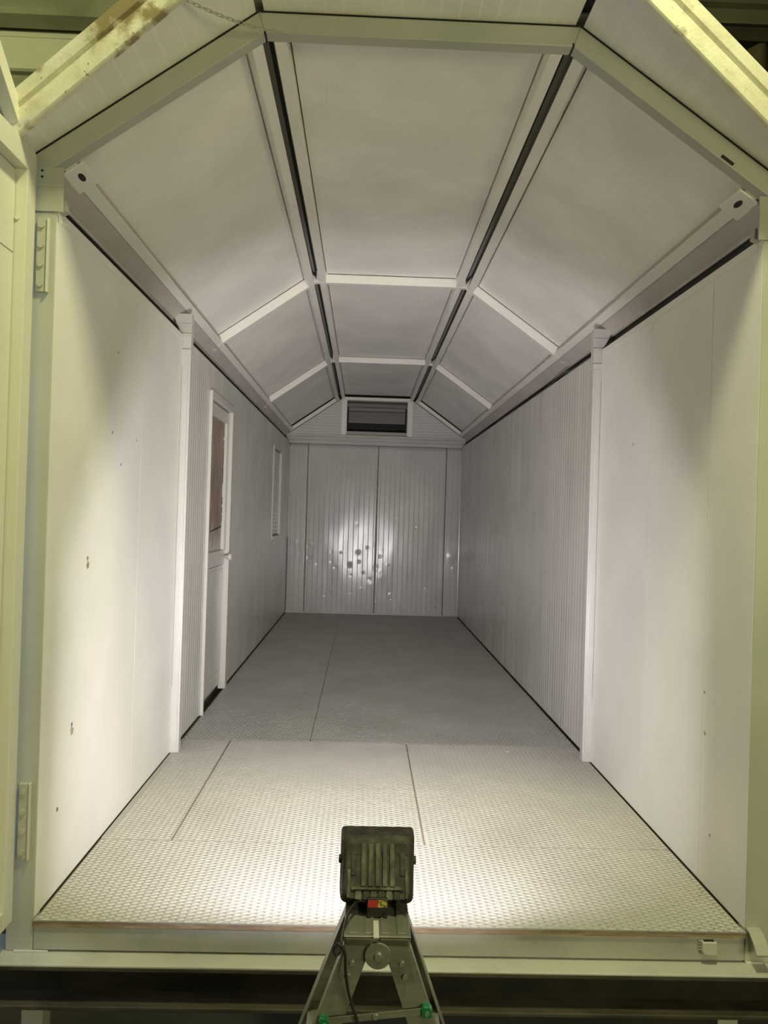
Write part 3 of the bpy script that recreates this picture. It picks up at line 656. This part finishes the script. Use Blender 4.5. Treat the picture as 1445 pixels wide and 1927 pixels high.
# ------------------------------------------------------------------ chain at the top left of the arch
p0, p1 = Vector((-.424, -.006, 2.868)), Vector((-.735, -.29, 2.80))
ch = thing('chain', p0, 'thin steel chain hanging from the arch beam to the rake edge', 'chain')
NL = 22
def link_mesh():
    pts = []
    for q in range(14):
        a = 2 * math.pi * q / 14; x = math.cos(a) * .0045; z = math.sin(a) * .0045 + (.008 if math.sin(a) > 0 else -.008)
        pts.append((x, 0, z))
    mb = MB(); rings = []
    for i, p in enumerate(pts):
        p = Vector(p); t = (Vector(pts[(i+1) % 14]) - Vector(pts[i-1])).normalized(); b = Vector((0, 1, 0)); nn = t.cross(b)
        rings.append([p + (nn * math.cos(a) + b * math.sin(a)) * .0014 for a in [2*math.pi*k/6 for k in range(6)]])
    rings.append(rings[0]); return mb.loft(rings, cap=False)
lk = link_mesh().build('link', 'chain', ch, smooth=True)
for i in range(NL):
    o = lk if i == 0 else lk.copy()
    if i: COL.objects.link(o); o.parent = ch
    def cp(t): return p0.lerp(p1, t) + Vector((0, 0, -.075 * t * (1 - t)))
    t = (i + .5) / NL
    d = (cp(t + .01) - cp(t - .01)).normalized()
    o.location = cp(t) - p0
    q = d.to_track_quat('Z', 'Y') @ Matrix.Rotation(math.pi / 2 * (i % 2), 3, 'Z').to_quaternion()
    o.rotation_mode = 'QUATERNION'; o.rotation_quaternion = q

# cable sagging along the gap above the right wall
tag(MB().tube(smooth([(1.185, 1.86, 2.285), (1.18, 2.15, 2.29), (1.172, 2.42, 2.285), (1.175, 2.7, 2.31), (1.178, 3.0, 2.30), (1.168, 3.3, 2.280), (1.17, 4.0, 2.283), (1.17, 5.2, 2.283)]), .011, 10).build('wall_cable', 'plastic', None, smooth=True),
    'black cable lying along the top edge of the right wall', 'cable')

# ------------------------------------------------------------------ the hall around it
hf = MB().box(-9, 9, -9, 13, -1.0, -.95).build('floor_hall', 'concrete'); tag(hf, 'dark concrete floor of the workshop hall below the cabin', 'floor', kind='structure')
hb = MB().box(-9, 9, 12.0, 12.2, -.95, 7.5).build('wall_hall', 'hdark'); tag(hb, 'dark sheet-metal far wall of the workshop hall', 'wall', kind='structure')
hc = MB().box(-9, 9, -9, 12, 7.4, 7.5).build('ceiling_hall', 'hdark'); tag(hc, 'dark workshop hall roof high above the cabin', 'ceiling', kind='structure')
def hbeam(x0, x1, y, z0, z1, dep, label, mat='hsteel'):
    o = thing('hall_beam', ((x0 + x1) / 2, y, z0), label, 'beam', 'steel beams across the hall')
    zm = (z1 - z0) * .16
    MB().box(x0, x1, y + dep * .4, y + dep * .6, z0 + zm, z1 - zm).build('web', mat, o)
    MB().box(x0, x1, y, y + dep, z0, z0 + zm).build('flange', mat, o)
    MB().box(x0, x1, y, y + dep, z1 - zm, z1).build('flange', mat, o)
hbeam(-6, -1.3, 4.0, 5.39, 5.75, .2, 'topmost dark green steel beam above the left roof edge')
hbeam(-6, -1.3, 4.3, 5.10, 5.43, .03, 'olive steel beam painted lit, middle one above the left roof edge', 'hlit')
hbeam(-6, -1.3, 4.15, 4.86, 5.02, .16, 'lowest dark steel beam above the left roof edge')
hbeam(1.6, 6, 4.0, 5.57, 5.80, .2, 'dark steel beam above the right roof edge')
pp = thing('hall_column', (-5.9, 4.2, -.95), 'dark green steel column carrying the beams at the left', 'column')
MB().box(-6.05, -5.85, 4.05, 4.35, -.95, 7.4).build('shaft', 'hsteel', pp)
pp = thing('hall_column', (5.9, 4.2, -.95), 'dark green steel column carrying the beam at the right', 'column')
MB().box(5.85, 6.05, 4.05, 4.35, -.95, 7.4).build('shaft', 'hsteel', pp)
tag(MB().box(-5.8, -2.2, 4.42, 4.44, 3.2, 4.84).build('blue_tarpaulin', 'blue'), 'blue sheet hanging behind the left roof edge', 'sheet')
mb = MB(); ring = []
for i in range(61):
    x = 2.2 + i * .05; ring.append((x, 4.25 + .07 * math.sin(i * 1.15) + .03 * math.sin(i * .43)))
mb.loft([[(x, y, z) for x, y in ring] + [(x, y + .01, z) for x, y in reversed(ring)] for z in (3.0, 5.56)])
tag(mb.build('brown_tarpaulin', 'tarp', smooth=True), 'brown folded tarpaulin hanging behind the right roof edge', 'curtain')
tag(MB().tube([(1.7, 3.9, 5.50), (5.8, 3.9, 5.53)], .012, 6).build('curtain_wire', 'plastic'), 'thin dark wire the brown tarpaulin hangs from', 'wire')
